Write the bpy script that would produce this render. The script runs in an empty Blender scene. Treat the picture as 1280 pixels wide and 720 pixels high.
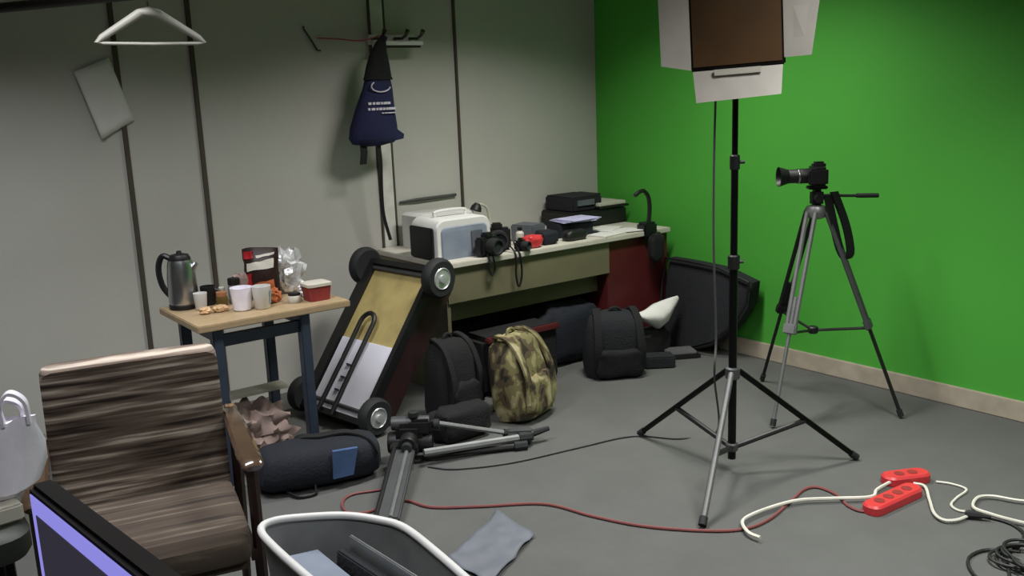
import bpy, bmesh, math, random
from mathutils import Vector, Matrix, noise, Euler

C = bpy.context.scene.collection
SC = bpy.context.scene
PI = math.pi
rng = random.Random(7)

# ------------------------------------------------------------------ camera
F, YAW, PIT, ROL, EYE = 1164.65, .644025, .205765, -.039365, 1.6
fw = Vector((math.sin(YAW)*math.cos(PIT), math.cos(YAW)*math.cos(PIT), -math.sin(PIT)))
r0 = Vector((math.cos(YAW), -math.sin(YAW), 0)); u0 = r0.cross(fw)
rt = r0*math.cos(ROL) + u0*math.sin(ROL); up = -r0*math.sin(ROL) + u0*math.cos(ROL)
cam = bpy.data.cameras.new('camera'); cam.sensor_width = 36; cam.lens = F/1280*36; cam.clip_start = .02
co = bpy.data.objects.new('camera', cam); C.objects.link(co)
m = Matrix((rt, up, -fw)).transposed().to_4x4(); m.translation = (0, 0, EYE); co.matrix_world = m
SC.camera = co

# ------------------------------------------------------------------ light and exposure
SC.view_settings.view_transform = 'Standard'; SC.view_settings.look = 'None'
SC.view_settings.gamma = 1; SC.view_settings.use_curve_mapping = False
SC.view_settings.exposure = 0.0
SC.cycles.use_denoising = True
w = bpy.data.worlds.new('world'); SC.world = w; w.use_nodes = True
w.node_tree.nodes['Background'].inputs[0].default_value = (.8, .85, 1, 1)
w.node_tree.nodes['Background'].inputs[1].default_value = .02

def area(name, loc, sx, sy, watts, col, spread=180, rot=(0, 0, 0)):
    l = bpy.data.lights.new(name, 'AREA'); l.shape = 'RECTANGLE'; l.size = sx; l.size_y = sy
    l.energy = watts; l.color = col; l.spread = math.radians(spread)
    o = bpy.data.objects.new(name, l); o.location = loc; o.rotation_euler = rot; C.objects.link(o)
area('ceiling_light', (3.05, 3.15, 2.62), .9, .3, 38, (1, .98, .92), 134)
area('ceiling_light', (.7, 3.1, 2.62), 1.2, .3, 33, (.98, .98, 1), 130)
area('ceiling_light', (2.75, 1.1, 2.62), .3, 1.2, 38, (.99, .98, .95), 117)
area('ceiling_light', (.6, .3, 2.62), 1.2, .3, 24, (.97, .98, 1), 138)

# ------------------------------------------------------------------ projection helpers (world points from sight lines)
def ray(x, y): return fw + rt*((x-640)/F) - up*((y-360)/F)
def at(x, y, z=0.0):
    d = ray(x, y); return Vector((0, 0, EYE)) + d*((z-EYE)/d.z)
def atY(x, y, Y):
    d = ray(x, y); return Vector((0, 0, EYE)) + d*(Y/d.y)
def atX(x, y, X):
    d = ray(x, y); return Vector((0, 0, EYE)) + d*(X/d.x)

# ------------------------------------------------------------------ materials
def lin(c): return tuple((v/12.92 if v <= .04045 else ((v+.055)/1.055)**2.4) for v in c)
def hexc(h): return lin([int(h[i:i+2], 16)/255 for i in (0, 2, 4)])
def mat(name, h, rough=.6, metal=0., amp=.12, scale=12., bump=0., bscale=60., spec=.5, trans=0., alpha=1., coat=0.):
    mt = bpy.data.materials.new(name); mt.use_nodes = True
    nt = mt.node_tree; b = nt.nodes['Principled BSDF']
    c = hexc(h)
    tc = nt.nodes.new('ShaderNodeTexCoord')
    n = nt.nodes.new('ShaderNodeTexNoise'); n.inputs['Scale'].default_value = scale; n.inputs['Detail'].default_value = 4
    nt.links.new(tc.outputs['Object'], n.inputs['Vector'])
    cr = nt.nodes.new('ShaderNodeValToRGB')
    cr.color_ramp.elements[0].position = .3; cr.color_ramp.elements[1].position = .7
    cr.color_ramp.elements[0].color = (*[v*(1-amp) for v in c], 1)
    cr.color_ramp.elements[1].color = (*[min(1, v*(1+amp)) for v in c], 1)
    nt.links.new(n.outputs['Fac'], cr.inputs['Fac']); nt.links.new(cr.outputs['Color'], b.inputs['Base Color'])
    b.inputs['Roughness'].default_value = rough; b.inputs['Metallic'].default_value = metal
    b.inputs['Specular IOR Level'].default_value = spec
    b.inputs['Transmission Weight'].default_value = trans; b.inputs['Alpha'].default_value = alpha
    b.inputs['Coat Weight'].default_value = coat
    if bump:
        n2 = nt.nodes.new('ShaderNodeTexNoise'); n2.inputs['Scale'].default_value = bscale; n2.inputs['Detail'].default_value = 3
        nt.links.new(tc.outputs['Object'], n2.inputs['Vector'])
        bp = nt.nodes.new('ShaderNodeBump'); bp.inputs['Strength'].default_value = bump; bp.inputs['Distance'].default_value = .01
        nt.links.new(n2.outputs['Fac'], bp.inputs['Height']); nt.links.new(bp.outputs['Normal'], b.inputs['Normal'])
    return mt
def ramp_mat(name, stops, vecscale, scale, rough=.8, detail=3, constant=False, distort=0., rot=(0, 0, 0), coord='Object'):
    mt = bpy.data.materials.new(name); mt.use_nodes = True
    nt = mt.node_tree; b = nt.nodes['Principled BSDF']
    tc = nt.nodes.new('ShaderNodeTexCoord'); mp = nt.nodes.new('ShaderNodeMapping')
    mp.inputs['Scale'].default_value = vecscale; mp.inputs['Rotation'].default_value = rot
    nt.links.new(tc.outputs[coord], mp.inputs['Vector'])
    n = nt.nodes.new('ShaderNodeTexNoise'); n.inputs['Scale'].default_value = scale; n.inputs['Detail'].default_value = detail
    n.inputs['Distortion'].default_value = distort
    nt.links.new(mp.outputs['Vector'], n.inputs['Vector'])
    cr = nt.nodes.new('ShaderNodeValToRGB'); e = cr.color_ramp
    if constant: e.interpolation = 'CONSTANT'
    for i, (p, h) in enumerate(stops):
        el = e.elements[i] if i < 2 else e.elements.new(p)
        el.position = p; el.color = (*hexc(h), 1)
    nt.links.new(n.outputs['Fac'], cr.inputs['Fac']); nt.links.new(cr.outputs['Color'], b.inputs['Base Color'])
    b.inputs['Roughness'].default_value = rough
    return mt
def emit_mat(name, h, s):
    mt = bpy.data.materials.new(name); mt.use_nodes = True
    nt = mt.node_tree; b = nt.nodes['Principled BSDF']
    b.inputs['Base Color'].default_value = (.01, .01, .01, 1)
    b.inputs['Emission Color'].default_value = (*hexc(h), 1); b.inputs['Emission Strength'].default_value = s
    return mt

M = dict(
    wall=mat('grey wall', 'bcbbb4', .8, amp=.05, scale=1.5, bump=.1, bscale=40),
    green=mat('chroma green paint', '4aa838', .75, amp=.05, scale=1.2),
    floor=mat('grey carpet', '5c5d5b', .95, amp=.06, scale=5, bump=.25, bscale=300, spec=.2),
    ceil=mat('ceiling white', 'b9b8b0', .9),
    skirting=mat('cream skirting', 'b3a998', .6),
    joint=mat('dark joint strip', '4a4239', .7),
    pale=mat('pale batten', 'd2d2ca', .6),
    black=mat('black plastic', '141416', .5), blackm=mat('black metal', '101012', .35, .6),
    bfab=mat('black fabric', '0f1012', .9, bump=.4, bscale=120), bfab2=mat('charcoal fabric', '191b20', .9, bump=.4, bscale=90),
    bluefab=mat('navy black fabric', '121722', .85, bump=.3, bscale=90), navy=mat('navy cotton', '1a1e44', .9, bump=.3, bscale=60),
    bluepatch=mat('blue panel fabric', '3f577f', .8),
    white=mat('white plastic', 'd8d8d6', .4, amp=.04), offw=mat('off white', 'c8c4b8', .55, amp=.05),
    paper=mat('paper', 'dddcd8', .8, amp=.03), bag=mat('white carrier bag', 'f2eefa', .35, amp=.05, bump=.5, bscale=14),
    wood=mat('light wood laminate', 'a89272', .5, amp=.1, scale=20), steel=mat('dark blue steel', '3a4353', .45, .3),
    chrome=mat('polished steel', 'b9bbbf', .3, 1.), grey=mat('grey metal', '8a8c8c', .4, .6), dgrey=mat('dark grey', '4a4b4d', .5, .2),
    rubber=mat('tyre rubber', '1d2021', .75), cream=mat('cream laminate', '6f6b53', .55, amp=.06, scale=6),
    maroon=mat('maroon laminate', '541c1f', .45, amp=.12, scale=8), dmaroon=mat('dark maroon wood', '2b1516', .6),
    deckwood=mat('yellowed plywood', 'b3a26a', .6, amp=.16, scale=9), whitebd=mat('white board', 'ececfa', .45, amp=.03),
    red=mat('red plastic', 'c8373c', .4, amp=.05), redcord=mat('red cord', '7c4443', .6), wcord=mat('white cord', 'd4d2c6', .5),
    kcord=mat('black cord', '1c1d1d', .55), gcord=mat('grey cord', '454646', .6),
    amber=mat('brown diffuser panel', '4c3211', .6, amp=.2, scale=4), flap=mat('white reflector flap', 'b9b4ad', .45, amp=.06),
    bluegrey=mat('blue grey sheet', '646871', .6, amp=.1), bgpanel=mat('blue grey panel', '7d8695', .5),
    lidred=mat('dark red lid', '8a2f31', .5), orange=mat('orange wrap', 'b5653a', .6), foil=mat('crumpled foil', 'e4e4e6', .35, .5, bump=.8, bscale=20),
    pastry=mat('pale pastry', 'd8b48a', .6), glassy=mat('clear jar', 'c8cdd0', .12, trans=.7), brown=mat('brown jar', '5b4a25', .3),
    copper=mat('copper', 'c48a66', .35, .5), pink=mat('pinkish cloth', '96827b', .85, amp=.3, scale=14, bump=.5, bscale=20),
    hanger=mat('greyish white hanger plastic', 'a09f96', .5, amp=.04),
    armwood=mat('varnished wood', '4e3e31', .15, amp=.2, scale=15, coat=1.), seatside=mat('brown seat edge', '40352c', .8),
    darkpipe=mat('dark brown pipe', '1b1512', .5), lilac=mat('lilac paper', 'c5c3e8', .6), redpack=mat('red snack bag', 'a01f26', .35),
    brownpack=mat('dark brown print', '2a1714', .4), printw=mat('pale print', 'cfc9d6', .8), cup_teal=mat('teal print', '7fa3a6', .5),
    linegrey=mat('grey bin lining', '7d7f80', .7), redtie=mat('red string', 'a8504a', .7), bezel=mat('black brown bezel', '191615', .75, spec=.15),
    mgrey=mat('mid grey casing', '5c6068', .5), yellow=mat('yellow tag', 'b5b070', .6), seatgreen=mat('dark green vinyl', '2e322c', .5),
)
M['chairfab'] = ramp_mat('striped chair weave', [(.36, '302620'), (.43, '5d4f46'), (.50, '726459'), (.56, '9c8e82'), (.63, 'd0c3b4')], (1.5, 3, 36), 1.6, .95, 6, distort=.2, rot=(0, -.05, 0))
M['seatfab'] = ramp_mat('striped seat weave', [(.36, '2d2520'), (.46, '463b33'), (.56, '4f443a'), (.64, '6d6256'), (.72, '8f8374')], (1.2, 22, 9), 1.6, .95, 5, distort=.3)
M['gmleg'] = mat('brushed grey leg', '6a6b6b', .5, .4)
M['hubm'] = mat('pale hub', 'c9cccc', .3, .5)
M['camo'] = ramp_mat('camouflage fabric', [(.0, '262216'), (.42, '4f4330'), (.5, '6f6a45'), (.57, '908862'), (.64, 'a39a7a')], (1, 1, .7), 11, .9, 2, True, .6)
M['screen'] = emit_mat('screen dark window', '2f2d3a', .8)
M['screenlit'] = emit_mat('screen lilac border', '8a86dc', 1.0)

# ------------------------------------------------------------------ object helpers
def root(name, label, cat, loc=(0, 0, 0), rz=0., group=None, kind=None):
    o = bpy.data.objects.new(name, None); C.objects.link(o); o.empty_display_size = .05
    o.location = loc; o.rotation_euler = (0, 0, rz)
    return tag(o, label, cat, group, kind)
def tag(o, label=None, cat=None, group=None, kind=None):
    if label: o['label'] = label
    if cat: o['category'] = cat
    if group: o['group'] = group
    if kind: o['kind'] = kind
    return o
def inv(o):
    while o.parent: o = o.parent
    return (Matrix.Translation(o.location) @ o.rotation_euler.to_matrix().to_4x4()).inverted()

class B:
    def __init__(s): s.bm = bmesh.new()
    def box(s, c, d, rot=None, bev=0.):
        g = bmesh.ops.create_cube(s.bm, size=1)['verts']
        bmesh.ops.scale(s.bm, vec=d, verts=g)
        if bev:
            es = list({e for v in g for e in v.link_edges})
            g = list({v for f in bmesh.ops.bevel(s.bm, geom=es, offset=bev, segments=2, affect='EDGES')['faces'] for v in f.verts} | {v for v in g if v.is_valid})
        mt = Matrix.Translation(c)
        if rot is not None: mt = mt @ (rot if isinstance(rot, Matrix) else Euler(rot).to_matrix().to_4x4())
        bmesh.ops.transform(s.bm, matrix=mt, verts=g); return s
    def frame(s, o, ax, ay, az, d, bev=0.):      # box centred at o along given axes
        mt = Matrix((ax, ay, az)).transposed().to_4x4(); return s.box(o, d, mt, bev)
    def tube(s, pts, r, n=8, closed=False, cap=True):
        pts = [Vector(p) for p in pts]; k = len(pts); rings = []; ref = None
        for i, p in enumerate(pts):
            a = pts[i-1] if (i or closed) else p; b = pts[(i+1) % k] if (i < k-1 or closed) else p
            t = (b-a); t = t.normalized() if t.length > 1e-9 else Vector((0, 0, 1))
            if ref is None: ref = t.orthogonal().normalized()
            ref = (ref - t*ref.dot(t)); ref = ref.normalized() if ref.length > 1e-6 else t.orthogonal().normalized()
            q = t.cross(ref); rr = r[i] if isinstance(r, (list, tuple)) else r
            rings.append([s.bm.verts.new(p + (ref*math.cos(2*PI*j/n) + q*math.sin(2*PI*j/n))*rr) for j in range(n)])
        for i in range(k if closed else k-1):
            a, b = rings[i], rings[(i+1) % k]
            for j in range(n): s.bm.faces.new((a[j], a[(j+1) % n], b[(j+1) % n], b[j]))
        if cap and not closed: s.bm.faces.new(rings[0][::-1]); s.bm.faces.new(rings[-1])
        return s
    def loft(s, rings, cap=True):
        vs = [[s.bm.verts.new(p) for p in r] for r in rings]; n = len(vs[0])
        for a, b in zip(vs, vs[1:]):
            for j in range(n): s.bm.faces.new((a[j], a[(j+1) % n], b[(j+1) % n], b[j]))
        if cap: s.bm.faces.new(vs[0][::-1]); s.bm.faces.new(vs[-1])
        return s
    def lathe(s, c, prof, axis=(0, 0, 1), n=20, cap=True):
        ax = Vector(axis).normalized(); a = ax.orthogonal().normalized(); b = ax.cross(a); c = Vector(c)
        return s.loft([[c + ax*h + (a*math.cos(2*PI*j/n) + b*math.sin(2*PI*j/n))*max(r, 1e-4) for j in range(n)] for r, h in prof], cap)
    def prism(s, poly, off):                      # polygon of points extruded by vector off
        off = Vector(off); a = [s.bm.verts.new(Vector(p)) for p in poly]; b = [s.bm.verts.new(Vector(p)+off) for p in poly]
        n = len(a)
        for j in range(n): s.bm.faces.new((a[j], a[(j+1) % n], b[(j+1) % n], b[j]))
        s.bm.faces.new(a[::-1]); s.bm.faces.new(b); return s
    def blob(s, c, d, e=.6, rot=None, seed=0, amp=.06, fr=4., nu=28, nv=16, flat=True):
        sp = lambda v: math.copysign(abs(v)**e, v); rings = []
        mt = Matrix.Identity(3) if rot is None else Euler(rot).to_matrix(); c = Vector(c)
        for i in range(1, nv):
            th = PI*i/nv - PI/2; ring = []
            for j in range(nu):
                ph = 2*PI*j/nu
                p = Vector((sp(math.cos(th))*sp(math.cos(ph))*d[0]/2, sp(math.cos(th))*sp(math.sin(ph))*d[1]/2, sp(math.sin(th))*d[2]/2))
                k = 1 + amp*noise.noise(p*fr/max(max(d), .05)*1.5 + Vector((seed*7.3, seed*1.7, 0)))*2
                p = Vector((p.x*k, p.y*k, p.z*k if (p.z > 0 or not flat) else p.z)); ring.append(c + mt @ p)
            rings.append(ring)
        return s.loft(rings)
    def crumple(s, amp, fr, seed=0):
        for v in s.bm.verts: v.co += noise.noise_vector(v.co*fr + Vector((seed, 0, 0)))*amp
        return s
    def build(s, name, mt, parent=None, smooth=True, label=None, sub=0):
        bmesh.ops.recalc_face_normals(s.bm, faces=s.bm.faces)
        if parent is not None: bmesh.ops.transform(s.bm, matrix=inv(parent), verts=s.bm.verts)
        else:
            vs = [v.co for v in s.bm.verts]; lo = Vector([min(v[i] for v in vs) for i in range(3)]); hi = Vector([max(v[i] for v in vs) for i in range(3)])
            piv = Vector(((lo.x+hi.x)/2, (lo.y+hi.y)/2, lo.z)); bmesh.ops.translate(s.bm, vec=-piv, verts=s.bm.verts)
        me = bpy.data.meshes.new(name); s.bm.to_mesh(me); s.bm.free()
        if smooth:
            me.polygons.foreach_set('use_smooth', [True]*len(me.polygons)); me.set_sharp_from_angle(angle=math.radians(38))
        o = bpy.data.objects.new(name, me); C.objects.link(o); me.materials.append(M[mt] if isinstance(mt, str) else mt)
        if parent is None: o.location = piv
        else: o.parent = parent
        if sub:
            md = o.modifiers.new('s', 'SUBSURF'); md.levels = sub; md.render_levels = sub
        if label: o['label'] = label
        return o
def struct(o): o['kind'] = 'structure'; return o
def curve(pts, n=8):                               # Catmull-Rom through points
    pts = [Vector(p) for p in pts]; out = []
    P = [pts[0]*2-pts[1]] + pts + [pts[-1]*2-pts[-2]]
    for i in range(1, len(P)-2):
        a, b, c, d = P[i-1:i+3]
        for k in range(n):
            t = k/n; out.append(.5*((2*b) + (c-a)*t + (2*a-5*b+4*c-d)*t*t + (3*b-a-3*c+d)*t**3))
    return out + [pts[-1]]
def strap(pts, wdir, w, t=.004):                   # flat band along pts
    b = B(); wd = Vector(wdir).normalized(); rings = []
    pts = [Vector(p) for p in pts]
    for i, p in enumerate(pts):
        tg = (pts[min(i+1, len(pts)-1)] - pts[max(i-1, 0)]).normalized(); nn = tg.cross(wd)
        nn = nn.normalized() if nn.length > 1e-5 else Vector((0, 0, 1))
        rings.append([p+wd*w/2+nn*t/2, p-wd*w/2+nn*t/2, p-wd*w/2-nn*t/2, p+wd*w/2-nn*t/2])
    return b.loft(rings)
def rrect(c, sx, sy, r, z, n=5, ax=None, ay=None):  # rounded rectangle ring
    ax = Vector(ax or (1, 0, 0)); ay = Vector(ay or (0, 1, 0)); out = []
    r = min(r, sx/2-1e-4, sy/2-1e-4)
    for qx, qy, a0 in ((1, 1, 0), (-1, 1, PI/2), (-1, -1, PI), (1, -1, 1.5*PI)):
        for k in range(n+1):
            a = a0 + PI/2*k/n
            out.append(Vector(c) + ax*(qx*(sx/2-r) + r*math.cos(a)) + ay*(qy*(sy/2-r) + r*math.sin(a)) + Vector((0, 0, z)))
    return out

# ------------------------------------------------------------------ the setting
WY, WX, CH = 4.8, 4.38, 2.65
struct(B().box((.9, .85, -.05), (7.2, 8.1, .1)).build('floor', 'floor', smooth=False))
struct(B().box((.9, .85, CH+.05), (7.2, 8.1, .1)).build('ceiling', 'ceil', smooth=False))
struct(B().box((.9, WY+.05, CH/2), (7.2, .1, CH)).build('wall_back', 'wall', smooth=False))
struct(B().box((WX+.05, .85, CH/2), (.1, 8.1, CH)).build('wall_right', 'green', smooth=False))
struct(B().box((-2.65, .85, CH/2), (.1, 8.1, CH)).build('wall_left', 'wall', smooth=False))
struct(B().box((.9, -3.15, CH/2), (7.2, .1, CH)).build('wall_front', 'wall', smooth=False))
struct(B().box((WX-.008, .85, .05), (.016, 7.88, .1), bev=.004).build('baseboard_right', 'skirting'))
k = 0
for x, wd in ((1.284, .022), (1.652, .022), (2.668, .010), (2.762, .010), (3.243, .015)):
    k += 1; struct(B().box((x, WY-.007, CH/2), (wd, .014, CH)).build('trim_%d' % k, 'joint', smooth=False))
struct(B().box((2.715, WY-.006, CH/2), (.082, .012, CH), bev=.003).build('trim_6', 'pale'))

# ------------------------------------------------------------------ writing desk against the back wall
desk = root('office_desk', 'long cream-fronted desk with white-edged top and maroon pedestal against the grey wall', 'desk', (3.45, 4.4, 0))
B().box((3.445, 4.405, .725), (1.69, .75, .03), bev=.004).build('desktop', 'offw', desk)
B().box((3.2, 4.06, .615), (1.16, .018, .19)).build('front_panel', 'cream', desk)
B().box((3.2, 4.16, .46), (1.16, .018, .125)).build('lower_panel', 'cream', desk)
B().box((2.625, 4.41, .355), (.022, .70, .71)).build('end_panel', 'cream', desk)
B().box((4.03, 4.38, .37), (.52, .64, .68), bev=.004).build('pedestal', 'maroon', desk)

# ------------------------------------------------------------------ small table
tb = root('side_table', 'small wood-topped table with dark blue steel legs crowded with snacks', 'table', (1.53, 3.96, 0))
B().box((1.53, 3.965, .705), (.69, .51, .03), bev=.004).build('tabletop', 'wood', tb)
fr = B()
for y in (3.76, 4.16): fr.box((1.47, y, .635), (.40, .03, .05))
for x in (1.27, 1.66): fr.box((x, 3.96, .665), (.04, .40, .045))
fr.build('frame', 'steel', tb, smooth=False)
for x in (1.27, 1.66):
    for y in (3.75, 4.16): B().box((x, y, .345), (.045, .045, .69), bev=.004).build('leg', 'steel', tb)
B().box((1.465, 3.99, .315), (.36, .09, .018), bev=.003).build('foot_shelf', 'offw', tb)

# ------------------------------------------------------------------ armchair
ch = root('armchair', 'wooden armchair with brown and cream striped upholstered seat and back', 'chair', (.655, 2.66, 0), math.radians(-13))
def L(p): return ch_m @ Vector(p)
ch_m = Matrix.Translation(ch.location) @ ch.rotation_euler.to_matrix().to_4x4()
# seat: local x right, y back
def hull(name, prof, w, mt, r=.03):                # prof: (y,z) outline lofted along x with soft ends
    bm = B(); rings = []
    cy = sum(p[0] for p in prof)/len(prof); cz = sum(p[1] for p in prof)/len(prof)
    for x, s in ((-w/2, .86), (-w/2+r*.3, .95), (-w/2+r, 1), (0, 1.015), (w/2-r, 1), (w/2-r*.3, .95), (w/2, .86)):
        rings.append([L((x, cy+(y-cy)*s, cz+(z-cz)*s)) for y, z in prof])
    return bm.loft(rings).build(name, mt, ch)
hull('seat', [(-.24, .35), (-.252, .38), (-.25, .42), (-.225, .447), (0, .458), (.2, .44), (.215, .40), (.2, .35)], .49, 'seatfab')
hull('backrest', [(.165, .40), (.24, .40), (.262, .6), (.282, .83), (.272, .862), (.245, .872), (.215, .85), (.185, .65)], .50, 'chairfab')
b = B(); b.box((0, 0, 0), (.46, .42, .03))
bmesh.ops.transform(b.bm, matrix=ch_m @ Matrix.Translation((0, -.01, .335)), verts=b.bm.verts); b.build('seat_rail', 'seatside', ch)
for s in (-1, 1):
    B().tube([L((s*.275, -.17, 0)), L((s*.275, -.16, .3)), L((s*.275, -.155, .60))], [.014, .018, .018]).build('leg', 'brownpack', ch)
    B().tube([L((s*.275, .26, 0)), L((s*.275, .20, .3)), L((s*.275, .16, .60))], [.014, .018, .018]).build('leg', 'brownpack', ch)
    a = B(); ring = []
    for y, z, wd, th in ((-.205, .605, .04, .014), (-.19, .61, .060, .024), (-.1, .612, .066, .028), (.1, .628, .06, .028), (.27, .64, .045, .028), (.285, .64, .03, .015)):
        ring.append([L((s*.275+dx*wd/2, y, z+dz*th/2)) for dx, dz in ((1, -.4), (1, .4), (.7, 1), (-.7, 1), (-1, .4), (-1, -.4), (-.7, -1), (.7, -1))])
    a.loft(ring).build('armrest', 'armwood', ch)
    B().box(L((s*.258, .02, .335)), (.02, .40, .03), (0, 0, ch.rotation_euler.z)).build('side_rail', 'brownpack', ch)

# ------------------------------------------------------------------ overturned platform cart
U = Vector((.594, .1, .792)).normalized(); V = Vector((-.2, .98, 0)); V = (V-U*V.dot(U)).normalized(); N = U.cross(V).normalized()
O = Vector((1.965, 4.11, .105))
def K(u, v, n=0): return O + U*u + V*v + N*n
ct = root('platform_cart', 'four-wheeled cart tipped up on end showing its plywood underside beside the desk', 'cart', (2.1, 4.1, 0))
B().frame(K(.37, 0, -.02), U, V, N, (.84, .42, .018)).build('deck', 'deckwood', ct, smooth=False)
B().frame(K(.15, .0, -.004), U, V, N, (.40, .40, .012), .002).build('white_panel', 'whitebd', ct)
f = B()
f.frame(K(.37, -.225, -.01), U, V, N, (.86, .03, .05)); f.frame(K(.37, .24, -.01), U, V, N, (.86, .06, .05))
f.frame(K(.79, 0, -.01), U, V, N, (.03, .45, .06)); f.frame(K(-.05, 0, -.01), U, V, N, (.03, .45, .06))
f.build('edge_frame', 'black', ct, smooth=False)
s = B()
s.frame(K(.37, -.225, -.10), U, V, N, (.84, .012, .15)); s.frame(K(.37, .225, -.10), U, V, N, (.84, .012, .15))
s.frame(K(.785, 0, -.10), U, V, N, (.012, .45, .15)); s.frame(K(-.045, 0, -.10), U, V, N, (.012, .45, .15))
s.build('side_wall', 'dmaroon', ct, smooth=False)
B().tube([K(-.06, .09, .03), K(.2, .085, .03), K(.44, .085, .03)] + [K(.44+.055*math.sin(a), .035+.05*math.cos(a), .03) for a in [PI*i/8 for i in range(1, 8)]] + [K(.44, -.015, .03), K(.2, -.015, .03), K(-.06, -.02, .03)], .013).build('pull_handle', 'black', ct)
for u in (.07, .14, .21): B().frame(K(u, .05, .008), U, V, N, (.008, .03, .008)).build('clip', 'steel', ct)
for u in (0, .758):
    B().tube([K(u, -.26), K(u, .26)], .012).build('axle', 'dgrey', ct)
    for s_ in (-1, 1):
        c = K(u, s_*.285); R = .105 if u else .095
        wv = B().lathe(c - V*.03, [(R*.55, 0), (R*.85, -.002), (R*.97, .012), (R, .03), (R*.97, .048), (R*.85, .062), (R*.55, .06)], V, 28).build('wheel', 'rubber', ct)
        h = B().lathe(c + V*(s_*.031) , [(R*.54, 0), (R*.5, s_*.004), (R*.42, -s_*.004), (R*.22, -s_*.002), (R*.2, s_*.012), (R*.08, s_*.014)], V, 24)
        h.build('hub', 'hubm', wv)

# ------------------------------------------------------------------ light stand with panel
SX, SY = 2.934, 2.413
ls = root('light_stand', 'tall black tripod light stand with spread legs', 'light stand', (SX, SY, 0))
B().tube([(SX, SY, .06), (SX, SY, .9)], .017, 12).build('lower_tube', 'blackm', ls)
B().tube([(SX, SY, .9), (SX, SY, 1.3)], .0145, 12).build('middle_tube', 'blackm', ls)
B().tube([(SX, SY, 1.3), (SX, SY, 1.78)], .012, 12).build('upper_tube', 'blackm', ls)
for z, r in ((.9, .024), (1.3, .02)):
    c = B().lathe((SX, SY, z-.03), [(r*.8, 0), (r, .005), (r, .055), (r*.8, .06)]).build('collar', 'black', ls)
    B().tube([(SX+.02, SY-.01, z), (SX+.035, SY-.02, z)], .007).build('knob', 'black', c)
B().lathe((SX, SY, .41), [(.025, 0), (.03, .005), (.03, .045), (.022, .05)]).build('leg_collar', 'dgrey', ls)
B().lathe((SX, SY, .095), [(.022, 0), (.026, .005), (.026, .03), (.02, .035)]).build('brace_collar', 'dgrey', ls)
for i, (fx, fy) in enumerate(((2.449, 2.147), (2.948, 2.969), (3.418, 2.137))):
    d = Vector((fx-SX, fy-SY, 0)); dn = d.normalized()
    a = Vector((SX, SY, .44)) + dn*.03; e = Vector((fx, fy, .014))
    lg = B().tube([a, e], .0125, 10).build('leg', 'blackm' if i != 0 else 'gmleg', ls, label='bare grey metal leg' if i == 0 else None)
    B().tube([e + (a-e).normalized()*.03, e - (a-e).normalized()*.004], .016, 10).build('rubber_foot', 'rubber', lg)
    q = a.lerp(e, .56); B().tube([Vector((SX, SY, .113)) + dn*.02, q], .0115, 8).build('brace', 'black', ls)
pa = Vector((.63, -.777, 0)); pn = Vector((-.777, -.63, 0)); pz = Vector((0, 0, 1))
tilt = Matrix.Rotation(math.radians(2.5), 3, pn); pa = tilt @ pa; pz = tilt @ pz
PC = Vector((SX, SY, 1.815)) + pn*.06
pl = root('led_panel', 'brown-faced square studio lamp with white barn doors atop the light stand', 'studio light', (SX, SY, 1.7))
def Q(x, z, n=0): return PC + pa*x + pz*z + pn*n
B().frame(PC, pa, pz, -pn, (.35, .31, .07), .006).build('housing', 'bezel', pl)
B().frame(Q(0, .003, .036), pa, pz, -pn, (.325, .285, .006)).build('diffuser', 'amber', pl)
def flapf(p, name): B().prism(p, pn*.004).build(name, 'flap', pl, smooth=False)
flapf([Q(-.17, -.15, .035), Q(-.17, .15, .035), Q(-.28, .12, .07), Q(-.28, -.125, .07)], 'barn_door')
flapf([Q(.17, -.13, .035), Q(.17, .15, .035), Q(.31, .15, .07), Q(.265, -.13, .07)], 'barn_door')
flapf([Q(-.165, -.155, .035), Q(.165, -.155, .035), Q(.155, -.262, .07), Q(-.155, -.272, .07)], 'barn_door')
flapf([Q(-.165, .155, .035), Q(.165, .155, .035), Q(.17, .30, .09), Q(-.17, .30, .09)], 'barn_door')
B().frame(Q(.0, -.165, .052), pa, pz, -pn, (.17, .022, .008)).build('tape', 'offw', pl, label='pale brown tape strip on the lower flap hinge')
B().tube([Q(-.19, 0), Q(-.19, -.1, -.05), Q(-.12, -.17, -.045), Q(.12, -.17, -.045), Q(.19, -.1, -.05), Q(.19, 0)], .008).build('yoke', 'blackm', pl)
pc = [Q(-.08, -.16, -.04), atY(893, 180, 2.45), atY(892, 300, 2.45), atY(895, 420, 2.45), atY(893, 470, 2.44), at(896, 540, .01), at(850, 548, .006), at(790, 545, .006), at(720, 560, .006), at(640, 578, .006), at(570, 586, .006), at(535, 583, .006)]
tag(B().tube(curve(pc, 8), .005, 6).build('power_cable', 'gcord'), 'thin dark cable running down the light stand and across the floor towards the lying tripod', 'cable')

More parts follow.
